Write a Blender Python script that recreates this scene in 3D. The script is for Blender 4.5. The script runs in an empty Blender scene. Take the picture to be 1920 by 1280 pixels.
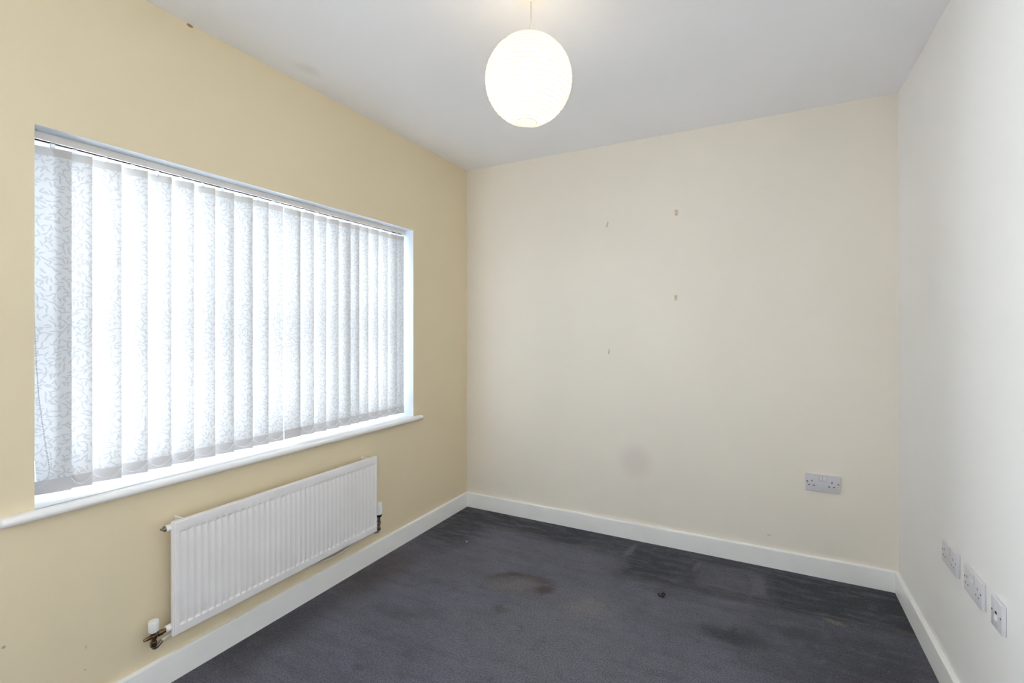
import bpy, bmesh, math, random
from mathutils import Vector, Matrix

S = bpy.context.scene
COL = S.collection
random.seed(7)
PI = math.pi

# ------------------------------------------------------------------ camera, world, light, exposure
W, D, H, FRONT = 2.465, 2.920, 2.400, -1.25      # room: x 0..W, y FRONT..D, z 0..H
CAM = (1.8984, 0.0, 1.2636)
cam = bpy.data.cameras.new('camera')
cam.sensor_width = 36.0
cam.lens = 906.0 / 1920.0 * 36.0
cam.shift_y = -23.0 / 1920.0
cam.clip_start = 0.02
cam_ob = bpy.data.objects.new('camera', cam)
COL.objects.link(cam_ob)
cam_ob.location = CAM
cam_ob.rotation_euler = (PI / 2, 0, math.atan2(475, 906))
S.camera = cam_ob

world = bpy.data.worlds.new('overcast_sky')
S.world = world
world.use_nodes = True
bg = world.node_tree.nodes['Background']
bg.inputs['Color'].default_value = (0.83, 0.89, 1.0, 1)   # bright even overcast
bg.inputs['Strength'].default_value = 22.0

LAMP_POWER, LAMP_COLOR = 1.45, (1.0, 0.70, 0.26)
PAPER_EMIT = 0.28

S.view_settings.view_transform = 'Standard'
S.view_settings.look = 'None'
S.view_settings.gamma = 1.0
S.view_settings.use_curve_mapping = False
S.view_settings.exposure = 0.46
S.cycles.max_bounces = 14
S.cycles.diffuse_bounces = 8
S.cycles.transparent_max_bounces = 16
S.cycles.use_denoising = True

# opening of the window in the left wall
WY0, WY1, WZ0, WZ1 = 0.605, 2.327, 0.735, 1.866
# added bare window in the same wall, unseen, for fill light
VY0, VY1, VZ0, VZ1 = -1.15, 0.12, 0.72, 2.12
def sky_portal(name, loc, rot, sx, sy):
    l = bpy.data.lights.new(name, 'AREA')
    l.shape = 'RECTANGLE'
    l.size, l.size_y = sx, sy
    l.cycles.is_portal = True
    o = bpy.data.objects.new(name, l)
    COL.objects.link(o)
    o.location, o.rotation_euler = loc, rot
sky_portal('window_portal', (-0.31, (WY0 + WY1) / 2, (WZ0 + WZ1) / 2), (0, -PI / 2, 0), WZ1 - WZ0, WY1 - WY0)
sky_portal('fill_window_portal', (-0.11, (VY0 + VY1) / 2, (VZ0 + VZ1) / 2), (0, -PI / 2, 0), VZ1 - VZ0, VY1 - VY0)

# ------------------------------------------------------------------ materials
def srgb(r, g, b):
    f = lambda c: (c / 255 / 12.92) if c / 255 <= 0.04045 else ((c / 255 + 0.055) / 1.055) ** 2.4
    return (f(r), f(g), f(b), 1.0)

class NT:
    """small helper around a node tree"""
    def __init__(self, name):
        self.m = bpy.data.materials.new(name)
        self.m.use_nodes = True
        self.t = self.m.node_tree
        self.t.nodes.clear()
        self.out = self.t.nodes.new('ShaderNodeOutputMaterial')
    def n(self, kind, **kw):
        nd = self.t.nodes.new(kind)
        for k, v in kw.items():
            setattr(nd, k, v)
        return nd
    def put(self, sock, v):
        if isinstance(v, bpy.types.NodeSocket):
            self.t.links.new(v, sock)
        else:
            sock.default_value = v
    def coord(self):
        return self.n('ShaderNodeTexCoord').outputs['Object']
    def noise(self, vec, scale, detail=2.0, rough=0.5, dist=0.0, out='Fac'):
        nd = self.n('ShaderNodeTexNoise')
        self.put(nd.inputs['Vector'], vec)
        nd.inputs['Scale'].default_value = scale
        nd.inputs['Detail'].default_value = detail
        nd.inputs['Roughness'].default_value = rough
        nd.inputs['Distortion'].default_value = dist
        return nd.outputs[out]
    def math(self, op, a, b=0.0, c=0.0):
        nd = self.n('ShaderNodeMath', operation=op)
        for s, v in zip(nd.inputs, (a, b, c)):
            self.put(s, v)
        return nd.outputs[0]
    def vec(self, op, a, b=(0, 0, 0), out=0):
        nd = self.n('ShaderNodeVectorMath', operation=op)
        self.put(nd.inputs[0], a)
        self.put(nd.inputs[1], b)
        return nd.outputs[out]
    def rng(self, v, a, b, c=0.0, d=1.0, kind='SMOOTHSTEP'):
        nd = self.n('ShaderNodeMapRange', interpolation_type=kind)
        for s, q in zip(('Value', 'From Min', 'From Max', 'To Min', 'To Max'), (v, a, b, c, d)):
            self.put(nd.inputs[s], q)
        return nd.outputs[0]
    def mix(self, fac, a, b, blend='MIX'):
        nd = self.n('ShaderNodeMix', data_type='RGBA', blend_type=blend)
        self.put(nd.inputs[0], fac)
        self.put(nd.inputs[6], a)
        self.put(nd.inputs[7], b)
        return nd.outputs[2]
    def bump(self, h, strength, dist):
        nd = self.n('ShaderNodeBump')
        nd.inputs['Strength'].default_value = strength
        nd.inputs['Distance'].default_value = dist
        self.put(nd.inputs['Height'], h)
        return nd.outputs[0]
    def principled(self, col, rough=0.5, metal=0.0, normal=None, spec=0.5, coat=0.0):
        p = self.n('ShaderNodeBsdfPrincipled')
        self.put(p.inputs['Base Color'], col)
        self.put(p.inputs['Roughness'], rough)
        p.inputs['Metallic'].default_value = metal
        p.inputs['Specular IOR Level'].default_value = spec
        p.inputs['Coat Weight'].default_value = coat
        if normal is not None:
            self.put(p.inputs['Normal'], normal)
        return p.outputs[0]
    def end(self, shader):
        self.t.links.new(shader, self.out.inputs['Surface'])
        return self.m

    def ellipse(self, P, cx, cy, rx, ry, rot=0.0, soft=0.6, plane='xy'):
        """soft blob mask, 1 inside, 0 outside"""
        mp = self.n('ShaderNodeMapping', vector_type='TEXTURE')
        self.put(mp.inputs['Vector'], P)
        if plane == 'xy':
            mp.inputs['Location'].default_value = (cx, cy, 0)
            mp.inputs['Scale'].default_value = (rx, ry, 1e3)
            mp.inputs['Rotation'].default_value = (0, 0, math.radians(rot))
        elif plane == 'xz':
            mp.inputs['Location'].default_value = (cx, 0, cy)
            mp.inputs['Scale'].default_value = (rx, 1e3, ry)
        else:
            mp.inputs['Location'].default_value = (0, cx, cy)
            mp.inputs['Scale'].default_value = (1e3, rx, ry)
        ln = self.vec('LENGTH', mp.outputs[0], out=1)
        return self.rng(ln, 1.0 - soft, 1.0, 1.0, 0.0)
    def quad(self, P, cx, cy, rx, ry, rot=0.0, soft=0.2):
        mp = self.n('ShaderNodeMapping', vector_type='TEXTURE')
        self.put(mp.inputs['Vector'], P)
        mp.inputs['Location'].default_value = (cx, cy, 0)
        mp.inputs['Scale'].default_value = (rx, ry, 1e3)
        mp.inputs['Rotation'].default_value = (0, 0, math.radians(rot))
        a = self.vec('ABSOLUTE', mp.outputs[0])
        sp = self.n('ShaderNodeSeparateXYZ')
        self.put(sp.inputs[0], a)
        m = self.math('MAXIMUM', sp.outputs[0], sp.outputs[1])
        return self.rng(m, 1.0 - soft, 1.0, 1.0, 0.0)

PAINT = srgb(240, 232, 219)

def wall_paint(name, stains=(), base=PAINT):
    k = NT(name)
    P = k.coord()
    col = k.mix(k.rng(k.noise(P, 1.7, 3), 0.3, 0.7), base, tuple(c * 0.975 for c in base[:3]) + (1,))
    for plane, cx, cy, rx, ry, c, amt, soft, wob in stains:
        if wob:
            nz = k.vec('SUBTRACT', k.noise(P, 0.5 / rx, 2, out='Color'), (.5, .5, .5))
            sc = k.n('ShaderNodeVectorMath', operation='SCALE')
            k.put(sc.inputs[0], nz)
            sc.inputs['Scale'].default_value = wob
            Q = k.vec('ADD', P, sc.outputs[0])
        else:
            Q = P
        m = k.ellipse(Q, cx, cy, rx, ry, soft=soft, plane=plane)
        col = k.mix(k.math('MULTIPLY', m, amt), col, c)
    h = k.math('ADD', k.noise(P, 260, 2), k.math('MULTIPLY', k.noise(P, 60, 2), 0.8))
    return k.end(k.principled(col, 0.62, spec=0.28, normal=k.bump(h, 0.10, 0.0012)))

M = {}
brown = srgb(150, 110, 60)
grey = srgb(120, 112, 105)
M['wall_left'] = wall_paint('shaded_cream_wall_paint', base=srgb(232, 217, 185), stains=[  # same cream, deepened so the window wall's shade is in the colour
    ('yz', 1.037, 2.394, .014, .008, brown, .9, .5, .006),
    ('yz', 0.540, 0.369, .006, .006, grey, .6, .6, 0),
    ('yz', 0.726, 0.261, .003, .008, grey, .35, .6, 0),
    ('yz', 0.724, 0.191, .004, .003, grey, .5, .6, 0)])
M['wall_back'] = wall_paint('cream_wall_paint_back', [
    ('xz', 1.205, 0.470, .135, .135, srgb(206, 192, 186), .32, .75, .05),
    ('xz', 1.915, 0.165, .012, .004, brown, .45, .7, .004)])
M['wall_plain'] = wall_paint('lit_cream_wall_paint', base=srgb(240, 238, 235))  # right wall's cream, whitened to hold window light in the colour
M['wall_front'] = wall_paint('low_bounce_wall_paint', base=srgb(214, 206, 194))  # unseen wall, toned darker to cut light bounced into the room
M['ceiling'] = wall_paint('white_ceiling_paint', [
    ('xy', 0.125, 1.455, .06, .11, srgb(190, 186, 188), .22, .9, .05)], base=srgb(249, 249, 252))

def plain(name, col, rough=0.4, metal=0.0, bump=None, spec=0.5, coat=0.0, var=0.03):
    k = NT(name)
    P = k.coord()
    c = k.mix(k.rng(k.noise(P, 9, 3), .3, .7), col, tuple(x * (1 - var) for x in col[:3]) + (1,))
    nm = k.bump(k.noise(P, bump[0], 2), bump[1], bump[2]) if bump else None
    return k.end(k.principled(c, rough, metal, nm, spec, coat))

M['reveal'] = plain('white_reveal_paint', srgb(214, 220, 226), .5, bump=(220, .08, .001))
M['gloss'] = plain('white_gloss_woodwork', srgb(246, 245, 243), .30, bump=(40, .04, .001))
M['upvc'] = plain('white_plastic_window_frame', srgb(244, 246, 248), .28)
M['rad'] = plain('white_radiator_enamel', srgb(241, 238, 237), .33)
M['plastic'] = plain('white_socket_plastic', srgb(214, 212, 216), .32)
M['rocker'] = plain('white_rocker_plastic', srgb(222, 220, 224), .3)
M['chain'] = plain('backlit_shade_bead_plastic', srgb(206, 206, 212), .4)  # beads greyed so their backlit shade sits in the colour
M['white_plastic'] = plain('white_moulded_plastic', srgb(240, 240, 238), .35)
M['rail'] = plain('white_powder_coated_rail', srgb(236, 230, 224), .4)
M['dark'] = plain('slot_shade_and_dark_handle', srgb(48, 50, 58), .8, spec=.1)
M['slot'] = plain('socket_slot_black', srgb(44, 42, 44), .7)
M['switch_gap'] = plain('grey_switch_recess', srgb(165, 163, 167), .6)
M['brass'] = plain('tarnished_brass', srgb(142, 118, 94), .22, 1.0, bump=(90, .1, .001))
M['chrome'] = plain('dull_chrome', srgb(170, 162, 152), .25, 1.0)
M['hook_brass'] = plain('pale_brass_hook', srgb(214, 196, 166), .5, 0.1)
M['hook_grey'] = plain('dull_grey_hook', srgb(190, 186, 172), .5, 0.1)
M['black_collar'] = plain('black_valve_collar', srgb(22, 22, 24), .4)
M['pipe'] = plain('painted_pipe', srgb(226, 220, 208), .4)
M['scrap'] = plain('dark_scrap', srgb(30, 28, 34), .6)
M['fluff'] = plain('pale_fluff', srgb(190, 188, 190), .9)
M['cord'] = plain('white_flex', srgb(232, 226, 212), .5)
M['wire'] = plain('lantern_wire', srgb(225, 220, 208), .5)

# carpet ------------------------------------------------------------
def carpet():
    k = NT('slate_carpet')
    P = k.coord()
    wob = k.n('ShaderNodeVectorMath', operation='SCALE')
    k.put(wob.inputs[0], k.vec('SUBTRACT', k.noise(P, 7, 4, .6, out='Color'), (.5, .5, .5)))
    wob.inputs['Scale'].default_value = 0.16
    Q = k.vec('ADD', P, wob.outputs[0])            # strongly ragged edges
    wob2 = k.n('ShaderNodeVectorMath', operation='SCALE')
    k.put(wob2.inputs[0], k.vec('SUBTRACT', k.noise(P, 16, 3, .6, out='Color'), (.5, .5, .5)))
    wob2.inputs['Scale'].default_value = 0.035
    R = k.vec('ADD', P, wob2.outputs[0])           # nearly straight sweeps of the cleaner
    base = srgb(127, 126, 143)
    dark = srgb(68, 70, 81)
    deep = srgb(50, 52, 61)
    lite = srgb(142, 142, 153)
    col = k.mix(k.rng(k.noise(P, 2.6, 4, .6), .35, .70), base, srgb(116, 116, 132))
    # streaks running along the nap
    st = k.n('ShaderNodeMapping')
    k.put(st.inputs['Vector'], P)
    st.inputs['Scale'].default_value = (2.2, 11, 1)
    st.inputs['Rotation'].default_value = (0, 0, math.radians(8))
    streak = k.rng(k.noise(st.outputs[0], 1.6, 4, .65), .42, .68)
    col = k.mix(k.math('MULTIPLY', streak, .30), col, dark)
    def lay(mask, c, amt, breakup=0.0):
        nonlocal col
        if breakup:
            mask = k.math('MULTIPLY', mask, k.rng(k.noise(st.outputs[0], 2.3, 4, .65), .5 - breakup, .5 + breakup * .4, .35, 1.0))
        col = k.mix(k.math('MULTIPLY', mask, amt), col, c)
    # nap brushed the other way along the back wall and by the right wall
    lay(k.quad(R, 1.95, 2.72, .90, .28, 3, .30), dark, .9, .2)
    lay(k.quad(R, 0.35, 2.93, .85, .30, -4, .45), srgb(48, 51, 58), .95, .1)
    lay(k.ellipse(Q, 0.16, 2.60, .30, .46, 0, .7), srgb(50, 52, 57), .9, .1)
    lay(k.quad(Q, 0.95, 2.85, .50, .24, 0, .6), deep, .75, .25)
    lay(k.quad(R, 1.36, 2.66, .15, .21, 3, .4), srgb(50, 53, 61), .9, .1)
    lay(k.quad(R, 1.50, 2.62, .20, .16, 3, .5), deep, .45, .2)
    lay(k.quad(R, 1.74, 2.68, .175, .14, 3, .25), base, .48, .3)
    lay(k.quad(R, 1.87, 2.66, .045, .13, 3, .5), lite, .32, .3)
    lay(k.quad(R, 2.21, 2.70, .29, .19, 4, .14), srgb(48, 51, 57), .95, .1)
    lay(k.ellipse(R, 1.62, 2.835, .35, .02, 2, .7), deep, .8)
    lay(k.ellipse(R, 1.215, 2.76, .03, .13, -8, .7), lite, .45)
    lay(k.ellipse(R, 1.575, 2.74, .018, .11, -6, .7), lite, .35)
    # thin pale edge of the last sweep
    lay(k.ellipse(R, 1.60, 2.440, .42, .012, 3.5, .8), lite, .55, .2)
    lay(k.ellipse(R, 2.18, 2.535, .32, .012, 2.0, .8), lite, .45, .2)
    # patchy darker region in the right half
    lay(k.ellipse(Q, 1.80, 2.19, .20, .10, 0, .8), deep, .85)
    lay(k.ellipse(Q, 2.02, 2.32, .14, .07, 0, .8), deep, .6)
    lay(k.ellipse(Q, 2.28, 2.26, .30, .34, 0, .8), dark, .75, .25)
    lay(k.ellipse(Q, 2.05, 2.05, .35, .25, 0, .9), dark, .45, .25)
    lay(k.ellipse(Q, 1.52, 2.42, .22, .07, 5, .8), dark, .5)
    lay(k.ellipse(Q, 2.10, 2.32, .62, .46, 0, .9), dark, .55, .3)
    lay(k.ellipse(Q, 2.25, 1.85, .40, .50, 0, .9), dark, .45, .3)
    # slightly paler middle
    lay(k.ellipse(Q, 1.17, 2.11, .18, .12, 10, .95), srgb(152, 146, 143), .7)
    lay(k.ellipse(Q, 1.15, 1.80, .65, .55, 0, .95), lite, .55)
    lay(k.ellipse(Q, 0.45, 2.20, .28, .35, 0, .95), srgb(112, 110, 114), .4)
    # brown cast by the left skirting, and grey dirt marks
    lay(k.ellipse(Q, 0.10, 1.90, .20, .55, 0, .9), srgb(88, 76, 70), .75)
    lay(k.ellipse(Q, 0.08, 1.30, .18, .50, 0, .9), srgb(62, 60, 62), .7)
    lay(k.ellipse(Q, 0.47, 1.66, .16, .05, 20, .9), srgb(70, 70, 78), .45)
    lay(k.ellipse(Q, 0.55, 1.32, .05, .03, 0, .8), srgb(58, 58, 66), .5)
    lay(k.ellipse(Q, 0.84, 1.90, .07, .05, 0, .9), srgb(78, 74, 70), .5)
    # the ring-shaped brown stain
    lay(k.ellipse(Q, .80, 2.12, .22, .12, 14, .9), srgb(142, 134, 124), .7)
    ring = k.math('SUBTRACT', k.ellipse(R, .815, 2.15, .215, .115, 14, .35), k.ellipse(R, .80, 2.115, .19, .09, 14, .5))
    lay(k.math('MAXIMUM', ring, 0.0), srgb(88, 72, 54), .8, .2)
    lay(k.ellipse(R, .945, 2.150, .075, .055, 20, .7), srgb(80, 68, 58), .8, .2)
    lay(k.ellipse(R, .745, 2.205, .10, .03, 20, .8), srgb(88, 74, 56), .75, .2)
    # pale spill near the right wall
    lay(k.ellipse(R, 2.165, 2.490, .060, .026, -10, .8), srgb(150, 144, 132), .7)
    lay(k.ellipse(R, 2.165, 2.520, .022, .006, -10, .7), srgb(40, 40, 40), .8)
    lay(k.ellipse(R, 2.40, 2.545, .06, .03, 0, .8), srgb(120, 112, 108), .5)
    # tufts
    mott = k.noise(P, 14, 5, .72)
    col = k.mix(k.rng(mott, .50, .72, 0.0, .30), col, srgb(58, 59, 68))
    col = k.mix(k.rng(mott, .50, .30, 0.0, .28), col, srgb(140, 139, 150))
    tuft = k.noise(P, 330, 3, .7)
    clump = k.noise(P, 75, 3, .6)
    col = k.mix(k.rng(k.noise(P, 170, 3, .75), .38, .58, .62, 0.0), col, srgb(40, 40, 48))
    col = k.mix(k.rng(k.noise(P, 30, 4, .7), .50, .78, 0.0, .22), col, srgb(52, 52, 60))
    col = k.mix(k.rng(k.noise(P, 120, 3, .7), .52, .76, 0.0, .42), col, srgb(146, 146, 157))
    h = k.math('ADD', k.math('MULTIPLY', tuft, .7), clump)
    nm = k.bump(h, 1.0, .010)
    p = k.n('ShaderNodeBsdfPrincipled')
    k.put(p.inputs['Base Color'], col)
    p.inputs['Roughness'].default_value = 1.0
    p.inputs['Specular IOR Level'].default_value = 0.1
    p.inputs['Sheen Weight'].default_value = 0.15
    p.inputs['Sheen Roughness'].default_value = 0.5
    k.put(p.inputs['Normal'], nm)
    return k.end(p.outputs[0])
M['carpet'] = carpet()

# blind fabric: woven sheet, light filters through; small leaf-shaped dashes are denser
def sprig(k, P, scale, seed):
    """1 on short curved dashes lying at random angles; P is planar (u, v, 0)"""
    q = k.vec('ADD', P, (seed, seed * 1.7, 0))
    vo = k.n('ShaderNodeTexVoronoi', voronoi_dimensions='2D', feature='F1')
    k.put(vo.inputs['Vector'], q)
    vo.inputs['Scale'].default_value = scale
    vo.inputs['Randomness'].default_value = .85
    d = k.vec('SUBTRACT', q, vo.outputs['Position'])
    sep = k.n('ShaderNodeSeparateXYZ')
    k.put(sep.inputs[0], d)
    cs = k.n('ShaderNodeSeparateColor')
    k.put(cs.inputs[0], vo.outputs['Color'])
    ang = k.math('MULTIPLY', cs.outputs[0], 2 * PI)
    c, s = k.math('COSINE', ang), k.math('SINE', ang)
    u = k.math('ADD', k.math('MULTIPLY', sep.outputs[0], c), k.math('MULTIPLY', sep.outputs[1], s))
    v = k.math('SUBTRACT', k.math('MULTIPLY', sep.outputs[1], c), k.math('MULTIPLY', sep.outputs[0], s))
    bend = k.math('MULTIPLY', k.math('MULTIPLY', u, u), 22.0)
    v = k.math('ADD', v, bend)
    uu = k.math('DIVIDE', u, .0098)
    vv = k.math('DIVIDE', v, .0024)
    r = k.math('ADD', k.math('MULTIPLY', uu, uu), k.math('MULTIPLY', vv, vv))
    return k.rng(r, .55, 1.25, 1.0, 0.0)

def fabric():
    k = NT('white_sprig_blind_fabric')
    sp = k.n('ShaderNodeSeparateXYZ')
    k.put(sp.inputs[0], k.coord())
    inf = k.n('ShaderNodeObjectInfo')
    cb = k.n('ShaderNodeCombineXYZ')
    k.put(cb.inputs[0], k.math('ADD', sp.outputs[1], k.math('MULTIPLY', inf.outputs['Random'], 7.0)))
    k.put(cb.inputs[1], sp.outputs[2])
    P = cb.outputs[0]
    mk = k.math('MAXIMUM', sprig(k, P, 50, 0.0), sprig(k, P, 50, 3.31))
    weave = k.rng(k.noise(P, 900, 2), .3, .7, .985, 1.0)
    colr = k.mix(mk, srgb(248, 248, 248), srgb(226, 228, 230))
    colr = k.mix(1.0, colr, weave, 'MULTIPLY')
    dif = k.n('ShaderNodeBsdfDiffuse')
    k.put(dif.inputs[0], colr)
    tra = k.n('ShaderNodeBsdfTranslucent')
    k.put(tra.inputs[0], k.mix(mk, (.166, .166, .168, 1), (.114, .114, .116, 1)))
    tp = k.n('ShaderNodeBsdfTransparent')
    tp.inputs[0].default_value = (1, 1, 1, 1)
    m1 = k.n('ShaderNodeMixShader')
    m1.inputs[0].default_value = .30
    k.t.links.new(dif.outputs[0], m1.inputs[1])
    k.t.links.new(tra.outputs[0], m1.inputs[2])
    m2 = k.n('ShaderNodeMixShader')
    k.put(m2.inputs[0], k.math('MULTIPLY_ADD', mk, -.002, .003))
    k.t.links.new(m1.outputs[0], m2.inputs[1])
    k.t.links.new(tp.outputs[0], m2.inputs[2])
    return k.end(m2.outputs[0])
M['fabric'] = fabric()

def hem():
    k = NT('thin_blind_hem')
    dif = k.n('ShaderNodeBsdfDiffuse')
    dif.inputs[0].default_value = srgb(238, 235, 232)
    tra = k.n('ShaderNodeBsdfTranslucent')
    tra.inputs[0].default_value = (.86, .82, .76, 1)
    tp = k.n('ShaderNodeBsdfTransparent')
    m1 = k.n('ShaderNodeMixShader')
    m1.inputs[0].default_value = .7
    m2 = k.n('ShaderNodeMixShader')
    m2.inputs[0].default_value = .35
    for a, i, b in ((dif, 1, m1), (tra, 2, m1), (m1, 1, m2), (tp, 2, m2)):
        k.t.links.new(a.outputs[0], b.inputs[i])
    return k.end(m2.outputs[0])
M['hem'] = hem()
M['pocket'] = plain('grey_weight_pocket_cloth', srgb(198, 195, 196), .8, bump=(900, .1, .0004), spec=.1)
def clear():
    k = NT('milky_clear_plastic')
    dif = k.n('ShaderNodeBsdfDiffuse')
    dif.inputs[0].default_value = (.9, .9, .9, 1)
    tra = k.n('ShaderNodeBsdfTranslucent')
    tra.inputs[0].default_value = (.9, .9, .92, 1)
    m1 = k.n('ShaderNodeMixShader')
    m1.inputs[0].default_value = .6
    k.t.links.new(dif.outputs[0], m1.inputs[1])
    k.t.links.new(tra.outputs[0], m1.inputs[2])
    return k.end(m1.outputs[0])
M['clear'] = clear()

def glass():
    k = NT('clear_window_glass')
    g = k.n('ShaderNodeBsdfGlossy')
    g.inputs['Roughness'].default_value = .02
    tp = k.n('ShaderNodeBsdfTransparent')
    tp.inputs[0].default_value = (.95, .97, .96, 1)
    m = k.n('ShaderNodeMixShader')
    fr = k.n('ShaderNodeFresnel')
    fr.inputs[0].default_value = 1.45
    k.put(m.inputs[0], fr.outputs[0])
    k.t.links.new(tp.outputs[0], m.inputs[1])
    k.t.links.new(g.outputs[0], m.inputs[2])
    return k.end(m.outputs[0])
M['glass'] = glass()

def paper():
    k = NT('lit_rice_paper')
    P = k.coord()
    fib = k.rng(k.noise(P, 90, 4, .7), .3, .7, .93, 1.0)
    tra = k.n('ShaderNodeBsdfTranslucent')
    k.put(tra.inputs[0], k.mix(1.0, (.86, .82, .74, 1), fib, 'MULTIPLY'))
    dif = k.n('ShaderNodeBsdfDiffuse')
    dif.inputs[0].default_value = srgb(244, 238, 224)
    tp = k.n('ShaderNodeBsdfTransparent')
    em = k.n('ShaderNodeEmission')
    k.put(em.inputs[0], k.mix(1.0, (1.0, .93, .80, 1), fib, 'MULTIPLY'))
    em.inputs[1].default_value = PAPER_EMIT
    a = k.n('ShaderNodeMixShader')
    a.inputs[0].default_value = .4
    k.t.links.new(dif.outputs[0], a.inputs[1])
    k.t.links.new(tra.outputs[0], a.inputs[2])
    b = k.n('ShaderNodeMixShader')
    b.inputs[0].default_value = .5
    k.t.links.new(a.outputs[0], b.inputs[1])
    k.t.links.new(tp.outputs[0], b.inputs[2])
    c = k.n('ShaderNodeAddShader')
    k.t.links.new(b.outputs[0], c.inputs[0])
    k.t.links.new(em.outputs[0], c.inputs[1])
    return k.end(c.outputs[0])
M['paper'] = paper()

def emit(name, col, s):
    k = NT(name)
    e = k.n('ShaderNodeEmission')
    e.inputs[0].default_value = col
    e.inputs[1].default_value = s
    return k.end(e.outputs[0])
M['bulb'] = emit('glowing_bulb_glass', (1, .86, .66, 1), 6.0)

# ------------------------------------------------------------------ geometry helpers
def obj(name, bm, mat, parent=None, smooth=False, angle=None):
    me = bpy.data.meshes.new(name)
    bm.normal_update()
    bm.to_mesh(me)
    bm.free()
    for m in (mat if isinstance(mat, (list, tuple)) else [mat]):
        me.materials.append(m)
    if smooth:
        me.polygons.foreach_set('use_smooth', [True] * len(me.polygons))
        if angle:
            me.set_sharp_from_angle(angle=math.radians(angle))
    o = bpy.data.objects.new(name, me)
    COL.objects.link(o)
    if parent is not None:
        o.parent = parent
        o.matrix_parent_inverse = world_of(parent).inverted()
    return o

def world_of(o):
    m = o.matrix_parent_inverse @ o.matrix_basis if o.parent else o.matrix_basis
    return world_of(o.parent) @ m if o.parent else m.copy()

def empty(name, loc, label, cat, group=None):
    o = bpy.data.objects.new(name, None)
    o.empty_display_size = .05
    COL.objects.link(o)
    o.matrix_basis = Matrix.Translation(loc)
    o['label'], o['category'] = label, cat
    if group:
        o['group'] = group
    return o

def tag(o, label, cat, group=None):
    o['label'], o['category'] = label, cat
    if group:
        o['group'] = group
    return o

def struct(o):
    o['kind'] = 'structure'
    return o

def box(bm, a, b, bev=0.0, seg=2, mi=0):
    t = bmesh.new()
    bmesh.ops.create_cube(t, size=1.0)
    for v in t.verts:
        v.co = Vector([a[i] + (b[i] - a[i]) * (v.co[i] + .5) for i in range(3)])
    if bev:
        bmesh.ops.bevel(t, geom=t.edges[:], offset=bev, segments=seg, profile=.5, affect='EDGES', clamp_overlap=True)
    for f in t.faces:
        f.material_index = mi
    me = bpy.data.meshes.new('t')
    t.to_mesh(me)
    t.free()
    bm.from_mesh(me)
    bpy.data.meshes.remove(me)
    return bm

def lathe(bm, prof, mat=Matrix(), seg=24, cap=True):
    rings = []
    for r, z in prof:
        rings.append([bm.verts.new(mat @ Vector((r * math.cos(2 * PI * i / seg), r * math.sin(2 * PI * i / seg), z))) for i in range(seg)])
    for a, b in zip(rings, rings[1:]):
        for i in range(seg):
            j = (i + 1) % seg
            bm.faces.new((a[i], a[j], b[j], b[i]))
    if cap:
        bm.faces.new(list(reversed(rings[0])))
        bm.faces.new(rings[-1])
    return bm

def tube(bm, pts, r, seg=10, cap=True):
    pts = [Vector(p) for p in pts]
    rings = []
    up = None
    for i, p in enumerate(pts):
        t = (pts[min(i + 1, len(pts) - 1)] - pts[max(i - 1, 0)]).normalized()
        if up is None:
            up = t.orthogonal().normalized()
        up = (up - t * up.dot(t)).normalized()
        s = t.cross(up)
        rings.append([bm.verts.new(p + r * (up * math.cos(2 * PI * k / seg) + s * math.sin(2 * PI * k / seg))) for k in range(seg)])
    for a, b in zip(rings, rings[1:]):
        for i in range(seg):
            j = (i + 1) % seg
            bm.faces.new((a[i], a[j], b[j], b[i]))
    if cap:
        bm.faces.new(list(reversed(rings[0])))
        bm.faces.new(rings[-1])
    return bm

def spline(ctrl, n=10):
    """Catmull-Rom through the control points"""
    c = [Vector(p) for p in ctrl]
    c = [2 * c[0] - c[1]] + c + [2 * c[-1] - c[-2]]
    out = []
    for i in range(1, len(c) - 2):
        for k in range(n):
            t = k / n
            p0, p1, p2, p3 = c[i - 1:i + 3]
            out.append(.5 * ((2 * p1) + (p2 - p0) * t + (2 * p0 - 5 * p1 + 4 * p2 - p3) * t * t + (3 * p1 - p0 - 3 * p2 + p3) * t ** 3))
    out.append(c[-2])
    return out

def torus(bm, mat, R, r, seg=48, sub=6):
    rings = []
    for i in range(seg):
        a = 2 * PI * i / seg
        rings.append([bm.verts.new(mat @ Vector(((R + r * math.cos(2 * PI * k / sub)) * math.cos(a), (R + r * math.cos(2 * PI * k / sub)) * math.sin(a), r * math.sin(2 * PI * k / sub)))) for k in range(sub)])
    for i in range(seg):
        a, b = rings[i], rings[(i + 1) % seg]
        for k in range(sub):
            l = (k + 1) % sub
            bm.faces.new((a[k], b[k], b[l], a[l]))
    return bm

def extrude_profile(bm, prof, y0, y1, to):
    """closed 2D profile swept between two positions; to(p, q, s) -> 3D"""
    a = [bm.verts.new(to(p, q, y0)) for p, q in prof]
    b = [bm.verts.new(to(p, q, y1)) for p, q in prof]
    n = len(prof)
    for i in range(n):
        j = (i + 1) % n
        bm.faces.new((a[i], a[j], b[j], b[i]))
    bm.faces.new(list(reversed(a)))
    bm.faces.new(b)
    bmesh.ops.recalc_face_normals(bm, faces=bm.faces[:])
    return bm

# ------------------------------------------------------------------ room shell
T = .30
struct(obj('floor', box(bmesh.new(), (-T, FRONT - .15, -.12), (W + .15, D + .15, 0)), M['carpet']))
struct(obj('ceiling', box(bmesh.new(), (-T, FRONT - .15, H), (W + .15, D + .15, H + .12)), M['ceiling']))

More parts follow.
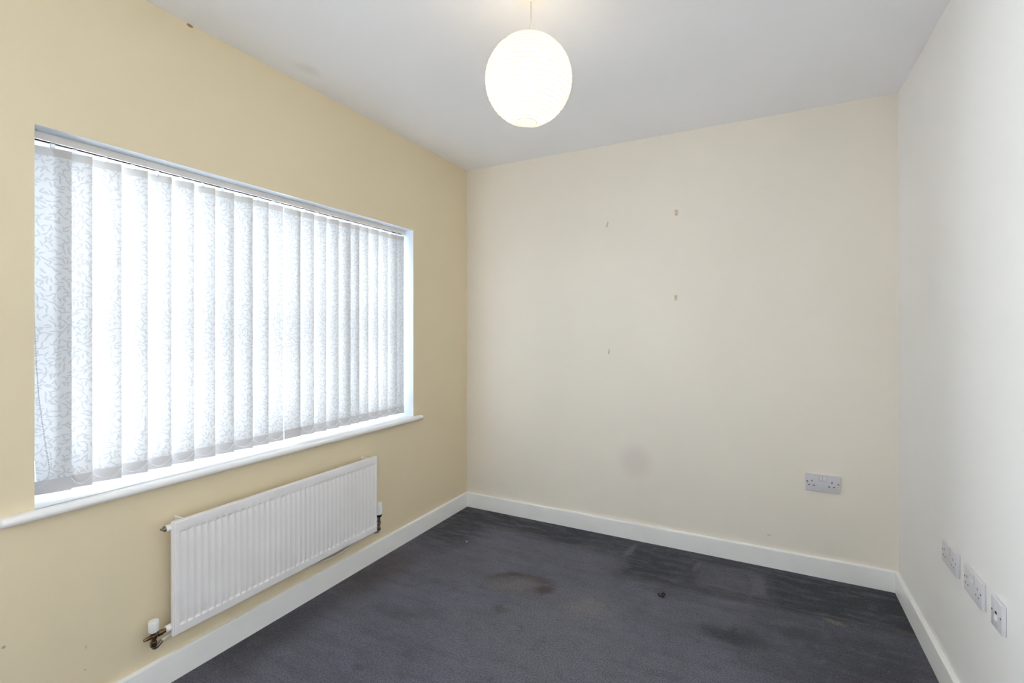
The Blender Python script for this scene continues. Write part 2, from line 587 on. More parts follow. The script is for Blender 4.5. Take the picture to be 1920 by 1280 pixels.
bm = bmesh.new()
x1, x0 = 0.0, -T
ZB = WZ0 - .028
def face(co, mi=0):
    f = bm.faces.new([bm.verts.new(c) for c in co])
    f.material_index = mi
YS, xt = .42, -.10                      # the wall is thinned around the added window to admit more light
for p, q, u, v in ((FRONT, VY0, 0, H), (VY0, VY1, VZ1, H), (VY0, VY1, 0, VZ0), (VY1, YS, 0, H), (YS, WY0, 0, H), (WY0, WY1, 0, ZB), (WY0, WY1, WZ1, H), (WY1, D, 0, H)):
    for X in (x1, x0 if p >= YS else xt):
        c = [(X, p, u), (X, q, u), (X, q, v), (X, p, v)]
        face(c if X == x1 else c[::-1])
face([(xt, YS, 0), (x0, YS, 0), (x0, YS, H), (xt, YS, H)])
for p, q, u, v, xo in ((VY0, VY1, VZ0, VZ1, xt), (WY0, WY1, ZB, WZ1, x0)):
    face([(xo, p, u), (xo, p, v), (x1, p, v), (x1, p, u)], 1)
    face([(xo, q, u), (x1, q, u), (x1, q, v), (xo, q, v)], 1)
    face([(xo, p, v), (xo, q, v), (x1, q, v), (x1, p, v)], 1)
    face([(xo, p, u), (x1, p, u), (x1, q, u), (xo, q, u)], 1)
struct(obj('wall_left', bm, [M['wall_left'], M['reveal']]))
struct(obj('wall_back', box(bmesh.new(), (-T, D, 0), (W + .15, D + .15, H)), M['wall_back']))
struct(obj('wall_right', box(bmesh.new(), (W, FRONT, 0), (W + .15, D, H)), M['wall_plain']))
struct(obj('wall_front', box(bmesh.new(), (-T, FRONT - .15, 0), (W + .15, FRONT, H)), M['wall_front']))

# skirting boards with a rounded top edge
ST, SH, SR = .016, .100, .007
prof = [(0, 0), (ST, 0), (ST, SH - SR)]
prof += [(ST - SR + SR * math.cos(a), SH - SR + SR * math.sin(a)) for a in [PI / 2 * i / 6 for i in range(1, 7)]]
prof += [(0, SH)]
def skirting(name, s0, s1, to):
    o = obj(name, extrude_profile(bmesh.new(), prof, s0, s1, to), M['gloss'], smooth=True, angle=40)
    return struct(o)
skirting('baseboard_left', FRONT, D - ST, lambda p, q, s: (p, s, q))
skirting('baseboard_back', 0, W, lambda p, q, s: (s, D - p, q))
skirting('baseboard_right', FRONT, D - ST, lambda p, q, s: (W - p, s, q))
skirting('baseboard_front', ST, W - ST, lambda p, q, s: (s, FRONT + p, q))

# ------------------------------------------------------------------ window
FX0, FX1 = -.275, -.210          # frame depth
BZ = 1.262
def window(name, y0, y1, mull):
    bm = bmesh.new()
    fw = .032
    box(bm, (FX0, y0, WZ0), (FX1, y0 + fw, WZ1), .004)
    box(bm, (FX0, y1 - fw - .055, WZ0), (FX1, y1, WZ1), .004)
    box(bm, (FX0, y0 + fw, WZ1 - fw), (FX1, y1 - fw, WZ1), .004)
    box(bm, (FX0, y0 + fw, WZ0), (FX1, y1 - fw, WZ0 + fw + .028), .004)
    win = struct(obj(name, bm, M['upvc'], smooth=True, angle=40))
    for my in mull:
        obj('mullion', box(bmesh.new(), (FX0, my - .014, WZ0 + fw), (FX1, my + .014, WZ1 - fw), .004), M['upvc'], win)
    e = [y0 + fw] + [v for m in mull for v in (m - .014, m + .014)] + [y1 - fw - .055]
    for p, q in zip(e[::2], e[1::2]):
        bm = bmesh.new()
        sw, a, b = .030, FX0 + .008, FX1 + .012
        z0, z1 = WZ0 + fw + .028, WZ1 - fw
        box(bm, (a, p, z0), (b, p + sw, z1), .006)
        box(bm, (a, q - sw, z0), (b, q, z1), .006)
        box(bm, (a, p + sw, z0), (b, q - sw, z0 + sw), .006)
        box(bm, (a, p + sw, z1 - sw), (b, q - sw, z1), .006)
        sash = obj('sash', bm, M['upvc'], win)
        obj('glazing_bar', box(bmesh.new(), (a + .01, p + sw, BZ - .022), (b - .006, q - sw, BZ + .022), .004), M['upvc'], sash)
        for u, v in ((z0 + sw, BZ - .022), (BZ + .022, z1 - sw)):
            obj('pane', box(bmesh.new(), (-.244, p + sw - .004, u - .004), (-.240, q - sw + .004, v + .004)), M['glass'], sash)
    # window board with a rounded nose running past the opening at both ends
    bm = bmesh.new()
    box(bm, (FX1 - .005, y0 + .0005, WZ0 - .026), (.004, y1 - .0005, WZ0))
    NR = .013
    pf = [(-.001, WZ0 - .026), (-.001, WZ0)]
    pf += [(.034 - NR + NR * math.cos(t), WZ0 - NR + NR * math.sin(t)) for t in [PI / 2 - PI * i / 12 for i in range(13)]]
    s0, s1 = y0 - .081, y1 + .061
    extrude_profile(bm, pf, s0, s1, lambda p, q, s: (p, s, q))
    ed = [e_ for e_ in bm.edges if all(abs(v.co.y - s0) < 1e-5 for v in e_.verts) or all(abs(v.co.y - s1) < 1e-5 for v in e_.verts)]
    ed = [e_ for e_ in ed if max(v.co.x for v in e_.verts) > 0.001]
    bmesh.ops.bevel(bm, geom=ed, offset=.009, segments=3, profile=.5, affect='EDGES', clamp_overlap=True)
    obj('window_sill', bm, M['gloss'], win, smooth=True, angle=45)
    return win
win = window('window_1', WY0, WY1, (1.235, 1.805))
bm = bmesh.new()
box(bm, (FX1 + .012, 1.520, .838), (FX1 + .030, 1.545, .862), .004)
box(bm, (FX1 + .026, 1.455, .844), (FX1 + .038, 1.548, .860), .005)
h = obj('window_handle', bm, M['dark'], win)
h['label'] = 'small dark handle seen through the gap in the blind'

# added window, out of view, put in as a light source
bm = bmesh.new()
a, b, fw = -.085, -.025, .05
box(bm, (a, VY0, VZ0), (b, VY0 + fw, VZ1), .004)
box(bm, (a, VY1 - fw, VZ0), (b, VY1, VZ1), .004)
box(bm, (a, VY0 + fw, VZ1 - fw), (b, VY1 - fw, VZ1), .004)
box(bm, (a, VY0 + fw, VZ0), (b, VY1 - fw, VZ0 + fw), .004)
fill_win = struct(obj('fill_window', bm, M['upvc'], smooth=True, angle=40))
ym = (VY0 + VY1) / 2
obj('mullion', box(bmesh.new(), (a, ym - .03, VZ0 + fw), (b, ym + .03, VZ1 - fw), .004), M['upvc'], fill_win)
for p, q in ((VY0 + fw, ym - .03), (ym + .03, VY1 - fw)):
    obj('pane', box(bmesh.new(), (-.057, p - .004, VZ0 + fw - .004), (-.053, q + .004, VZ1 - fw + .004)), M['glass'], fill_win)
obj('window_sill', box(bmesh.new(), (-.025, VY0 - .05, VZ0 - .026), (.034, VY1 + .05, VZ0), .010, 3), M['gloss'], fill_win, smooth=True, angle=45)

# ------------------------------------------------------------------ vertical blind
BX = -.080
blind = empty('vertical_blind', (BX, 1.466, 1.842),
              'white vertical blind with leaf-patterned fabric vanes hanging in the window recess', 'blind')
RY0, RY1 = .612, 2.322
rp = [(-.058, 1.842), (-.0620, 1.842), (-.0620, 1.8445), (-.0605, 1.8445), (-.0605, 1.8630), (-.1005, 1.8630),
      (-.1005, 1.8445), (-.0840, 1.8445), (-.0840, 1.842), (-.1030, 1.842), (-.1030, 1.8655), (-.058, 1.8655)]
obj('headrail', extrude_profile(bmesh.new(), rp, RY0, RY1, lambda p, q, s: (p, s, q)), M['rail'], blind)
obj('slot_shade_strip', box(bmesh.new(), (-.0960, RY0 + .006, 1.8470), (-.0640, RY1 - .006, 1.8600), .002), M['dark'], blind)  # dark strip inside the rail, added for the shade in its slot
for y in (RY0, RY1):
    obj('end_cap', box(bmesh.new(), (-.1045, y - .004, 1.8405), (-.0565, y + .004, 1.8658), .0015), M['white_plastic'], blind)
for y in (.905, 1.66):
    obj('rail_bracket', box(bmesh.new(), (-.0575, y - .011, 1.858), (-.0545, y + .011, 1.8656), .001), M['white_plastic'], blind)

CY = [.671, .725, .806, .886, .964, 1.044, 1.125, 1.203, 1.285, 1.361, 1.437, 1.536, 1.605, 1.680, 1.760, 1.841,
      1.904, 1.973, 2.051, 2.128, 2.209, 2.268]
VW, VT, VB = .0890, 1.829, .754
TILT = math.radians(20)
CTR = (-.0758)
def vane_mesh(first=False):
    bm = bmesh.new()
    nu, nz = 6, 24
    g = []
    for j in range(nz + 1):
        z = VT + (VB - VT) * j / nz
        row = []
        for i in range(nu + 1):
            u = -VW / 2 + VW * i / nu
            x = .0016 * math.cos(u / VW * PI)
            if first and z < .93:            # left edge curls away near the bottom
                t = (.93 - z) / (.93 - VB)
                u += max(0, -u / (VW / 2)) * .011 * t
                x -= max(0, -u / (VW / 2)) * .010 * t
            row.append(bm.verts.new((x, u, z - 1.842)))
        g.append(row)
    for a, b in zip(g, g[1:]):
        for i in range(nu):
            bm.faces.new((a[i], b[i], b[i + 1], a[i + 1]))
    return bm
def at_origin(name, bm, mat, **kw):
    return obj(name, bm, mat, None, **kw)

def pocket(z0, z1, off):
    bm = bmesh.new()
    rows = []
    for z in (z1, z0):
        rows.append([bm.verts.new((off + .0016 * math.cos(u * PI), u * VW, z - 1.842)) for u in [-.5 + i / 6 for i in range(7)]])
    for i in range(6):
        bm.faces.new((rows[0][i], rows[1][i], rows[1][i + 1], rows[0][i + 1]))
    return bm
def weight_bm():
    bm = bmesh.new()
    box(bm, (-.0020 + .0008, -VW / 2 + .001, .7565 - 1.842), (.0022 + .0008, VW / 2 - .001, .7935 - 1.842), .0008)
    return bm

src = {}
def piece(name, make, mat, parent, M4, smooth=True):
    """place a copy; mesh data shared between alike pieces"""
    if name not in src:
        o = obj(name, make(), mat, None, smooth=smooth, angle=50)
        src[name] = o
    else:
        o = src[name].copy()
        COL.objects.link(o)
    o.matrix_basis = M4
    if parent is not None:
        o.parent = parent
        o.matrix_parent_inverse = world_of(parent).inverted()
    return o

def carrier_bm():
    bm = bmesh.new()
    box(bm, (-.0040, -.0060, -.012), (.0040, .0060, .001), .0015)
    lathe(bm, [(.0052, -.0165), (.0064, -.0145), (.0064, -.0120), (.0052, -.0105)], Matrix(), 12)
    lathe(bm, [(.0022, -.0240), (.0030, -.0225), (.0030, -.0150)], Matrix(), 10)
    return bm
for i, y in enumerate(CY):
    M4 = Matrix.Translation((CTR, y, 1.842)) @ Matrix.Rotation(-{10: .16, 11: .0}.get(i, TILT) + random.uniform(-.03, .03), 4, 'Z')
    if i == 0:
        v = obj('vane', vane_mesh(True), M['fabric'], None, smooth=True)
        v.matrix_basis = M4
        v.parent = blind
        v.matrix_parent_inverse = world_of(blind).inverted()
    else:
        if i == 1:
            src['vane'] = None
            o = obj('vane', vane_mesh(), M['fabric'], None, smooth=True)
            src['vane'] = o
        else:
            o = src['vane'].copy()
            COL.objects.link(o)
        o.matrix_basis = M4
        o.parent = blind
        o.matrix_parent_inverse = world_of(blind).inverted()
        v = o
    piece('vane_weight', weight_bm, M['white_plastic'], v, M4)
    piece('weight_pocket', lambda: pocket(.754, .796, .0040), M['pocket'], v, M4)
    piece('top_hem', lambda: pocket(1.803, 1.829, .0016), M['hem'], v, M4)
    piece('carrier', carrier_bm, M['clear'], blind, Matrix.Translation((CTR, y, 1.842)))

# beaded link chains between the bottom weights
def beads(path, spacing, r, bm):
    acc = 0.0
    last = None
    for a, b in zip(path, path[1:]):
        L = (b - a).length
        while acc <= L:
            p = a.lerp(b, acc / L if L else 0)
            bmesh.ops.create_icosphere(bm, subdivisions=1, radius=r, matrix=Matrix.Translation(p))
            acc += spacing
        acc -= L
    return bm
ends = [Vector((CTR + math.sin(TILT) * VW / 2 + .003, y + math.cos(TILT) * VW / 2 - .003, .7915)) for y in CY]
for a, b in zip(ends, ends[1:]):
    if b.y - a.y > .090:       # the two halves of the blind are not linked
        continue
    pth = []
    for k in range(25):
        t = k / 24
        p = a.lerp(b, t)
        p.z -= .024 * 4 * t * (1 - t)
        p.x += .0045
        pth.append(p)
    bm = bmesh.new()
    tube(bm, pth, .0006, 5)
    beads(pth, .0052, .0014, bm)
    obj('link_chain', bm, M['white_plastic'], blind)
cp = spline([(-.060, .618, 1.842), (-.060, .620, 1.50), (-.060, .626, 1.21), (-.060, .633, 1.067), (-.059, .641, .978), (-.058, .650, .895),
             (-.057, .656, .842), (-.056, .655, .815), (-.056, .640, .792), (-.057, .622, .783), (-.060, .611, .80), (-.061, .610, .95), (-.061, .611, 1.4), (-.061, .613, 1.842)], 12)
bm = bmesh.new()
tube(bm, cp, .0006, 5)
beads(cp, .0075, .0022, bm)
o = obj('control_chain', bm, M['chain'], blind)
o['label'] = 'beaded control chain looping at the left end of the blind'

# ------------------------------------------------------------------ radiator
RX, RYa, RYb, RZa, RZb = .072, .949, 1.942, .190, .588
rad = empty('radiator', (.04, (RYa + RYb) / 2, RZa), 'white steel panel radiator with vertical flutes under the window', 'radiator')
NF = 39
f0, f1 = .9735, 1.9205
pitch = (f1 - f0) / (NF - 1)
ycol = [RYa, RYa + .003, RYa + .010]
tags_ = [0, 0, 0]
for i in range(NF):
    c = f0 + pitch * i
    for du, g in ((-.0108, 0), (-.0062, .72), (0, 1), (.0062, .72), (.0108, 0)):
        ycol.append(c + du)
        tags_.append(g)
ycol += [RYb - .010, RYb - .003, RYb]
tags_ += [0, 0, 0]
zrow = [RZa, RZa + .003, RZa + .010, .2200, .2265, .2285, .2420, .2650, .5080, .5310, .5450, .5470, .5550, RZb - .012, RZb - .003, RZb]
zt = [0, 0, 0, 0, 1.15, 1.15, .50, .20, .20, .50, 1.15, 1.15, 0, 0, 0, 0]
bm = bmesh.new()
g = []
for z, tz in zip(zrow, zt):
    row = []
    for y, ty in zip(ycol, tags_):
        e = min(y - RYa, RYb - y, z - RZa, RZb - z)
        x = RX - .0050 * ty * tz - (.003 if e < .001 else (.0008 if e < .004 else 0))
        row.append(bm.verts.new((x, y, z)))
    g.append(row)
for a, b in zip(g, g[1:]):
    for i in range(len(ycol) - 1):
        bm.faces.new((a[i], a[i + 1], b[i + 1], b[i]))
# folded edge back to the second sheet
bd = [g[0][i] for i in range(len(ycol))] + [g[j][-1] for j in range(1, len(zrow))] + [g[-1][i] for i in range(len(ycol) - 2, -1, -1)] + [g[j][0] for j in range(len(zrow) - 2, 0, -1)]
bk = [bm.verts.new((.064, v.co.y, v.co.z)) for v in bd]
for i in range(len(bd)):
    j = (i + 1) % len(bd)
    bm.faces.new((bd[i], bk[i], bk[j], bd[j]))
bmesh.ops.recalc_face_normals(bm, faces=bm.faces[:])
obj('front_panel', bm, M['rad'], rad, smooth=True, angle=28)
obj('back_sheet', box(bmesh.new(), (.050, RYa - .004, RZa - .004), (.0642, RYb + .001, RZb + .001), .003), M['rad'], rad)
bm = bmesh.new()
zz = []
for i in range(81):
    y = RYa + .03 + (RYb - RYa - .06) * i / 80
    zz.append((.0500 if i % 2 else .026, y))
lo = [bm.verts.new((x, y, .235)) for x, y in zz]
hi = [bm.verts.new((x, y, .545)) for x, y in zz]
for i in range(80):
    bm.faces.new((lo[i], lo[i + 1], hi[i + 1], hi[i]))
fin = obj('convector_fins', bm, M['rad'], rad)
for y, z in ((RYa - .004, .218), (RYa - .004, .568), (RYb + .001, .218), (RYb + .001, .568)):
    s = -1 if y < 1.4 else 1
    bm = bmesh.new()
    lathe(bm, [(.0115, -.012), (.0115, .012), (.0105, .0145)], Matrix.Translation((.046, y, z)) @ Matrix.Rotation(-s * PI / 2, 4, 'X'), 16)
    obj('tapping', bm, M['rad'], rad, smooth=True, angle=40)
for y in (.985, 1.90):
    bm = bmesh.new()
    box(bm, (.001, y - .012, .545), (.030, y + .012, .549))
    box(bm, (.001, y - .009, .40), (.003, y + .009, .572), .001)
    box(bm, (.001, y - .004, .572), (.052, y + .004, .5895), .003)
    obj('wall_bracket', bm, M['rad'], rad)
# bleed vent at the top left
A = Matrix.Translation((.046, RYa - .018, .568)) @ Matrix.Rotation(PI / 2, 4, 'X')
bm = bmesh.new()
lathe(bm, [(.0075, -.004), (.0105, -.0035), (.0105, .0055), (.0095, .0065), (.0050, .0068), (.0050, .0110), (.0030, .0115), (.0030, .0150)], A, 8)
lathe(bm, [(.0018, .012), (.0018, .0175)], A @ Matrix.Translation((0, .004, 0)), 6)
obj('bleed_vent', bm, M['chrome'], rad)['label'] = 'small metal bleed vent on the top left end'

# left valve with white wheel cap
VX, VY = .046, .894
b = obj('wheelhead_valve', box(lathe(lathe(lathe(bmesh.new(),
        [(.0070, .178), (.0090, .180), (.0105, .182), (.0105, .196), (.0080, .198), (.0080, .235)], Matrix.Translation((VX, VY, 0)), 14),
        [(.0065, -.022), (.0065, .012), (.0095, .013), (.0095, .027), (.0075, .028), (.0075, .038)], Matrix.Translation((VX, VY, .2150)) @ Matrix.Rotation(-PI / 2, 4, 'X'), 12),
        [(.0048, .0), (.0048, .028), (.0036, .030)], Matrix.Translation((VX, VY, .2150)) @ Matrix.Rotation(PI / 2, 4, 'X'), 12),
        (VX - .010, VY - .009, .205), (VX + .010, VY + .009, .222), .004), M['brass'], rad, smooth=True, angle=35)
b['label'] = 'brass valve body below the white cap at the left end'
bm = lathe(bmesh.new(), [(.0110, .229), (.0135, .232), (.0150, .262), (.0152, .265), (.0140, .2675), (.0020, .2690)], Matrix.Translation((VX, VY, 0)), 28)
for i in range(14):
    a = 2 * PI * i / 14
    lathe(bm, [(.0012, .233), (.0014, .262)], Matrix.Translation((VX + .0143 * math.cos(a), VY + .0143 * math.sin(a), 0)), 6)
obj('valve_cap', bm, M['white_plastic'], b, smooth=True, angle=40)['label'] = 'white plastic wheel cap'
# drain elbow below it
bm = bmesh.new()
tube(bm, spline([(VX, VY, .190), (VX, VY + .001, .176), (VX - .004, VY + .012, .172), (VX - .010, VY + .030, .180)], 6), .0068, 10)
obj('valve_elbow', bm, M['chrome'], b, smooth=True, angle=40)

# right thermostatic valve
TY = 1.981
b = obj('thermostatic_valve', lathe(lathe(bmesh.new(),
        [(.0060, .176), (.0100, .178), (.0100, .192), (.0075, .194), (.0075, .208), (.0105, .210), (.0105, .226), (.0080, .228), (.0080, .246), (.0120, .248), (.0120, .2525)], Matrix.Translation((VX, TY, 0)), 14),
        [(.0075, 0), (.0075, .012), (.0100, .013), (.0100, .024), (.0078, .025), (.0078, .040)], Matrix.Translation((VX, TY, .218)) @ Matrix.Rotation(PI / 2, 4, 'X'), 12), M['chrome'], rad, smooth=True, angle=35)
b['label'] = 'metal valve body beside the right end of the panel'
obj('valve_collar', lathe(bmesh.new(), [(.0150, .2520), (.0165, .2540), (.0170, .2640)], Matrix.Translation((VX, TY, 0)), 24), M['black_collar'], b, smooth=True, angle=40)['label'] = 'black collar'
bm = lathe(bmesh.new(), [(.0165, .2640), (.0175, .2680), (.0175, .3000), (.0168, .3250), (.0150, .3310), (.0030, .3330)], Matrix.Translation((VX, TY, 0)), 28)
for i in range(18):
    a = 2 * PI * i / 18
    lathe(bm, [(.0014, .272), (.0014, .312)], Matrix.Translation((VX + .0172 * math.cos(a), TY + .0172 * math.sin(a), 0)), 6)
obj('thermostat_head', bm, M['white_plastic'], b, smooth=True, angle=40)['label'] = 'white ribbed thermostat head'
bm = bmesh.new()
tube(bm, spline([(VX, TY, .184), (VX, TY - .001, .172), (VX - .002, TY - .012, .170), (VX - .004, TY - .040, .178)], 6), .0052, 10)
obj('valve_elbow', bm, M['chrome'], b, smooth=True, angle=40)
# narrow painted pipes running behind the panel
bm = bmesh.new()
tube(bm, spline([(VX - .004, TY - .036, .177), (.036, 1.88, .176), (.030, 1.80, .1625), (.030, 1.735, .1530), (.030, 1.665, .1535), (.030, 1.590, .1640), (.030, 1.50, .185), (.022, 1.44, .215), (.004, 1.42, .23)], 8), .0062, 10)
obj('pipe', bm, M['pipe'], rad, smooth=True)['label'] = 'painted pipe sagging just below the panel'
bm = bmesh.new()
tube(bm, spline([(VX - .010, VY + .028, .179), (.034, .97, .188), (.030, 1.10, .196), (.030, 1.28, .205), (.022, 1.35, .22), (.004, 1.37, .23)], 8), .0062, 10)
obj('pipe', bm, M['pipe'], rad, smooth=True)

# ------------------------------------------------------------------ paper lantern pendant
LC = Vector((1.1835, 1.4845, 2.110))
LR = .1475
RV = Vector((.8857, .4644, 0))
lean = math.radians(2.9)
axis = (Vector((0, 0, 1)) * math.cos(lean) + RV * math.sin(lean)).normalized()
q = Vector((0, 0, 1)).rotation_difference(axis)
LM = Matrix.Translation(LC) @ q.to_matrix().to_4x4()
HX, HY = 1.1915, 1.4890
lamp = empty('pendant_lamp', (HX, HY, H), 'lit round white paper lantern hanging on a cord from the ceiling', 'lamp')
bm = lathe(bmesh.new(), [(.0400, H), (.0400, H - .004), (.0370, H - .009), (.0250, H - .012), (.0090, H - .014), (.0070, H - .019), (.0045, H - .020)], Matrix.Translation((HX, HY, 0)), 32)
obj('ceiling_rose', bm, M['white_plastic'], lamp, smooth=True, angle=40)
topp = LM @ Vector((0, 0, LR * .985))
bm = bmesh.new()
tube(bm, [(HX, HY, H - .015), topp.lerp(Vector((HX, HY, H)), .4), topp, LM @ Vector((0, 0, .075))], .0030, 8)
obj('cord', bm, M['cord'], lamp, smooth=True)
bm = lathe(bmesh.new(), [(.006, .095), (.016, .090), (.019, .070), (.019, .045), (.016, .040)], LM, 20)
obj('lamp_holder', bm, M['white_plastic'], lamp, smooth=True, angle=40)
bm = lathe(bmesh.new(), [(.012, .042), (.014, .030), (.022, .014), (.028, -.004), (.029, -.014), (.025, -.028), (.015, -.038), (.003, -.042)], LM, 20)
obj('bulb', bm, M['bulb'], lamp, smooth=True)
# crimped paper between the hoops
NH = 25
th0, th1 = math.asin(.040 / LR), PI - math.asin(.036 / LR)
pr = []
for i in range(NH):
    a = th0 + (th1 - th0) * i / (NH - 1)
    pr.append((LR * math.sin(a), LR * math.cos(a)))
    if i < NH - 1:
        for s in (.25, .5, .75):
            b_ = th0 + (th1 - th0) * (i + s) / (NH - 1)
            d = .9935 if s == .5 else .9955
            pr.append((LR * d * math.sin(b_), LR * d * math.cos(b_)))
shade = obj('shade', lathe(bmesh.new(), pr, LM, 72, cap=False), M['paper'], lamp, smooth=True)
for i in range(NH):
    a = th0 + (th1 - th0) * i / (NH - 1)
    bm = torus(bmesh.new(), LM @ Matrix.Translation((0, 0, LR * math.cos(a))) @ Matrix.Rotation(random.uniform(-.02, .02), 4, 'X'),
               LR * math.sin(a) + .0002,   .0012 if i in (0, NH - 1) else .0008, 64, 5)
    obj('hoop', bm, M['wire'], shade, smooth=True)
bm = bmesh.new()
for k in range(3):
    a = 2 * PI * k / 3
    c, s = math.cos(a), math.sin(a)
    tube(bm, [LM @ Vector((.018 * c, .018 * s, .085)), LM @ Vector((.040 * c, .040 * s, LR * math.cos(th0)))], .0012, 6)
    tube(bm, [LM @ Vector((.040 * c, .040 * s, LR * math.cos(th0))), LM @ Vector((.052 * c, .052 * s, 0)), LM @ Vector((.036 * c, .036 * s, -LR * .969))], .0011, 6)
obj('wire_frame', bm, M['wire'], lamp)
L = bpy.data.lights.new('bulb_glow', 'POINT')
L.energy = LAMP_POWER
L.color = LAMP_COLOR
L.shadow_soft_size = .045
lo_ = bpy.data.objects.new('bulb_glow', L)
COL.objects.link(lo_)
lo_.location = LM @ Vector((0, 0, -.01))

# ------------------------------------------------------------------ sockets
M['slot_grey'] = plain('grey_socket_shutter', srgb(112, 110, 114), .6)
def faceplate(name, loc, rz, w, h, d, label, cat, kind, group=None, slot=None):
    """plate lies in local XZ, back at y=0, front at y=-d"""
    M4 = Matrix.Translation(loc) @ Matrix.Rotation(rz, 4, 'Z')
    root = empty(name, loc, label, cat, group)
    root.matrix_basis = M4
    def part(nm, bm, mat, parent=root, **kw):
        bm.transform(M4)
        return obj(nm, bm, mat, parent, **kw)
    bm = box(bmesh.new(), (-w / 2, -d, -h / 2), (w / 2, -.0002, h / 2), .0022, 3)
    part('plate', bm, M['plastic'], smooth=True, angle=40)
    def screw(x, z):
        bm = lathe(bmesh.new(), [(.0034, 0), (.0034, .0004), (.0026, .0006)], Matrix.Translation((x, -d + .0001, z)) @ Matrix.Rotation(PI / 2, 4, 'X'), 12)
        s = part('screw', bm, M['chrome'], smooth=True, angle=40)
        bm = box(bmesh.new(), (x - .0026, -d - .0008, z - .0005), (x + .0026, -d - .0004, z + .0005))
        part('screw_slot', bm, M['slot'], s)
    if kind == 'double':
        k = w / .146
        for s in (-1, 1):
            cx = s * .0425 * k
            for nm, dx, z, a, b in (('earth_hole', -.0035, .0085, .0022, .0044), ('live_hole', .0090 - .0035, -.0135, .0042, .0022), ('neutral_hole', -.0090 - .0065, -.0135, .0042, .0022)):
                x = cx + dx * 1.0
                bm = box(bmesh.new(), (x - a, -d - .0003, z - b), (x + a, -d + .0005, z + b), .0004, 1)
                part(nm, bm, slot or M['slot'])
        part('switch_surround', box(bmesh.new(), (-.0155, -d - .0004, .0110), (.0150, -d + .0004, .0385), .0004, 1), M['switch_gap'])
        for x in (-.0140, .0010):
            bm = bmesh.new()
            pf = [(-d, .0130), (-d - .0042, .0140), (-d - .0016, .0255), (-d - .0030, .0373), (-d, .0377)]
            extrude_profile(bm, pf, x, x + .0128, lambda p, q, s: (s, p, q))
            part('switch_rocker', bm, M['rocker'])
        screw(-w / 2 + .008, .004)
        screw(w / 2 - .008, .004)
    else:
        part('jack_opening', box(bmesh.new(), (-.0065, -d - .0004, .0010), (.0045, -d + .0004, .0085), .0004, 1), M['slot'])
        part('jack_shutter', box(bmesh.new(), (-.0080, -d - .0022, -.0150), (.0060, -d + .0004, .0005), .0008, 1), M['white_plastic'])
        screw(-w / 2 + .0075, .003)
        screw(w / 2 - .0075, .003)
    return root
faceplate('wall_socket', (2.1565, D, .4790), 0, .149, .087, .0095,
          'white double plug socket alone on the back wall near its right end', 'socket', 'double')
faceplate('wall_socket', (W, 2.1590, .4830), -PI / 2, .146, .078, .0105,
          'white double socket on the right wall, farthest of the three plates in the row', 'socket', 'double', slot=M['slot_grey'])
faceplate('wall_socket', (W, 1.9465, .4845), -PI / 2, .142, .080, .0105,
          'white double socket on the right wall, middle plate of the row', 'socket', 'double', slot=M['slot_grey'])
faceplate('telephone_socket', (W, 1.7760, .4870), -PI / 2, .070, .080, .0105,
          'narrow white single plate with a small jack on the right wall, nearest of the row', 'socket', 'single')

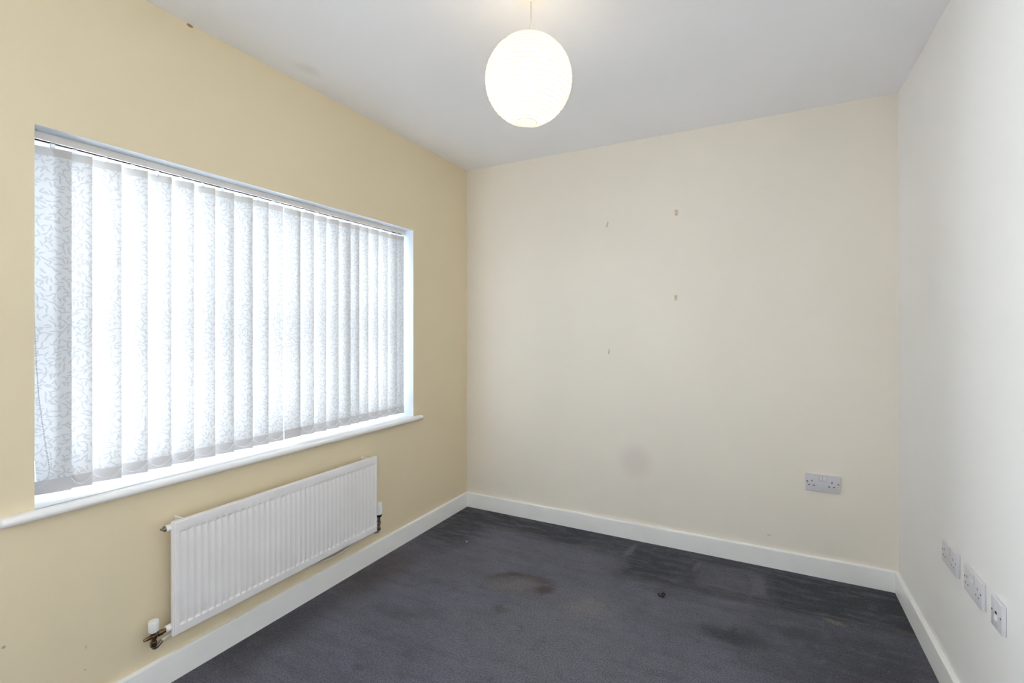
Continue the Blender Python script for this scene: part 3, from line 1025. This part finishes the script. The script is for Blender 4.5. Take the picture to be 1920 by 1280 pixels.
# ------------------------------------------------------------------ picture hooks on the back wall
def picture_hook(x, z, double, mat, label, lean=0.0, sc=1.0):
    M4 = Matrix.Translation((x, D, z)) @ Matrix.Rotation(lean, 4, 'Y') @ Matrix.Scale(sc, 4)
    root = empty('picture_hook', (x, D, z), label, 'hook', 'picture hooks on the back wall')
    root.matrix_basis = Matrix.Translation((x, D, z))
    bm = bmesh.new()
    hw = .0095 if double else .0048
    # strip: up the wall, then curled forward at the foot
    prof = [(-.0006, .0130), (-.0012, -.0100), (-.0030, -.0150), (-.0065, -.0165), (-.0095, -.0140), (-.0105, -.0090)]
    wid = [hw, hw * .75 if double else hw, .0045, .0042, .0042, .0036]
    lo, hi = [], []
    for (p, q_), w_ in zip(prof, wid):
        lo.append([bm.verts.new((-w_, p, q_)), bm.verts.new((w_, p, q_))])
        hi.append([bm.verts.new((-w_, p - .0011, q_ + .0004)), bm.verts.new((w_, p - .0011, q_ + .0004))])
    for k in range(len(prof) - 1):
        bm.faces.new((lo[k][0], lo[k][1], lo[k + 1][1], lo[k + 1][0]))
        bm.faces.new((hi[k][0], hi[k + 1][0], hi[k + 1][1], hi[k][1]))
        bm.faces.new((lo[k][0], lo[k + 1][0], hi[k + 1][0], hi[k][0]))
        bm.faces.new((lo[k][1], hi[k][1], hi[k + 1][1], lo[k + 1][1]))
    bm.faces.new((lo[0][0], hi[0][0], hi[0][1], lo[0][1]))
    bm.faces.new((lo[-1][0], lo[-1][1], hi[-1][1], hi[-1][0]))
    bmesh.ops.recalc_face_normals(bm, faces=bm.faces[:])
    bm.transform(M4)
    obj('hook_strip', bm, mat, root)
    for dx in ((-.0055, .0055) if double else (0.0,)):
        bm = bmesh.new()
        N = M4 @ Matrix.Translation((dx, -.0012, .0085)) @ Matrix.Rotation(math.radians(58), 4, 'X')
        lathe(bm, [(.0008, -.001), (.0008, .0080), (.0030, .0085), (.0032, .0105), (.0020, .0115)], N, 10)
        obj('nail', bm, mat, root, smooth=True, angle=40)
picture_hook(1.034, 1.910, False, M['hook_brass'], 'slim pale brass picture hook, upper left of the four on the back wall', .25, .95)
picture_hook(1.442, 1.937, True, M['hook_brass'], 'wide brass picture hook with two nails, topmost and right on the back wall', 0, 1.0)
picture_hook(1.439, 1.446, True, M['hook_brass'], 'wide brass picture hook with two nails below the topmost one', -.05, .92)
picture_hook(1.044, 1.125, False, M['hook_grey'], 'small dull grey picture hook, lowest of the four on the back wall', .1, .85)

# ------------------------------------------------------------------ litter on the carpet
bm = bmesh.new()
c = Vector((1.462, 2.362, .0022))
tube(bm, spline([c + Vector(p) for p in ((-.013, .010, 0), (-.016, -.004, .001), (-.006, -.015, .001), (.002, -.008, .002), (.000, .008, .003), (.006, .016, .003),
                                         (.014, .010, .002), (.013, -.004, .001), (.004, -.014, .001), (.012, -.020, 0))], 6), .0028, 7)
tag(obj('plastic_scrap', bm, M['scrap'], smooth=True), 'small dark curled scrap lying on the grey carpet', 'litter')
bm = bmesh.new()
bmesh.ops.create_icosphere(bm, subdivisions=2, radius=.006)
for v in bm.verts:
    v.co *= random.uniform(.6, 1.15)
    v.co.z *= .55
bm.transform(Matrix.Translation((.325, 2.420, .0025)))
tag(obj('fluff_ball', bm, M['fluff'], smooth=True), 'tiny pale fluff ball on the carpet near the left back corner', 'litter')
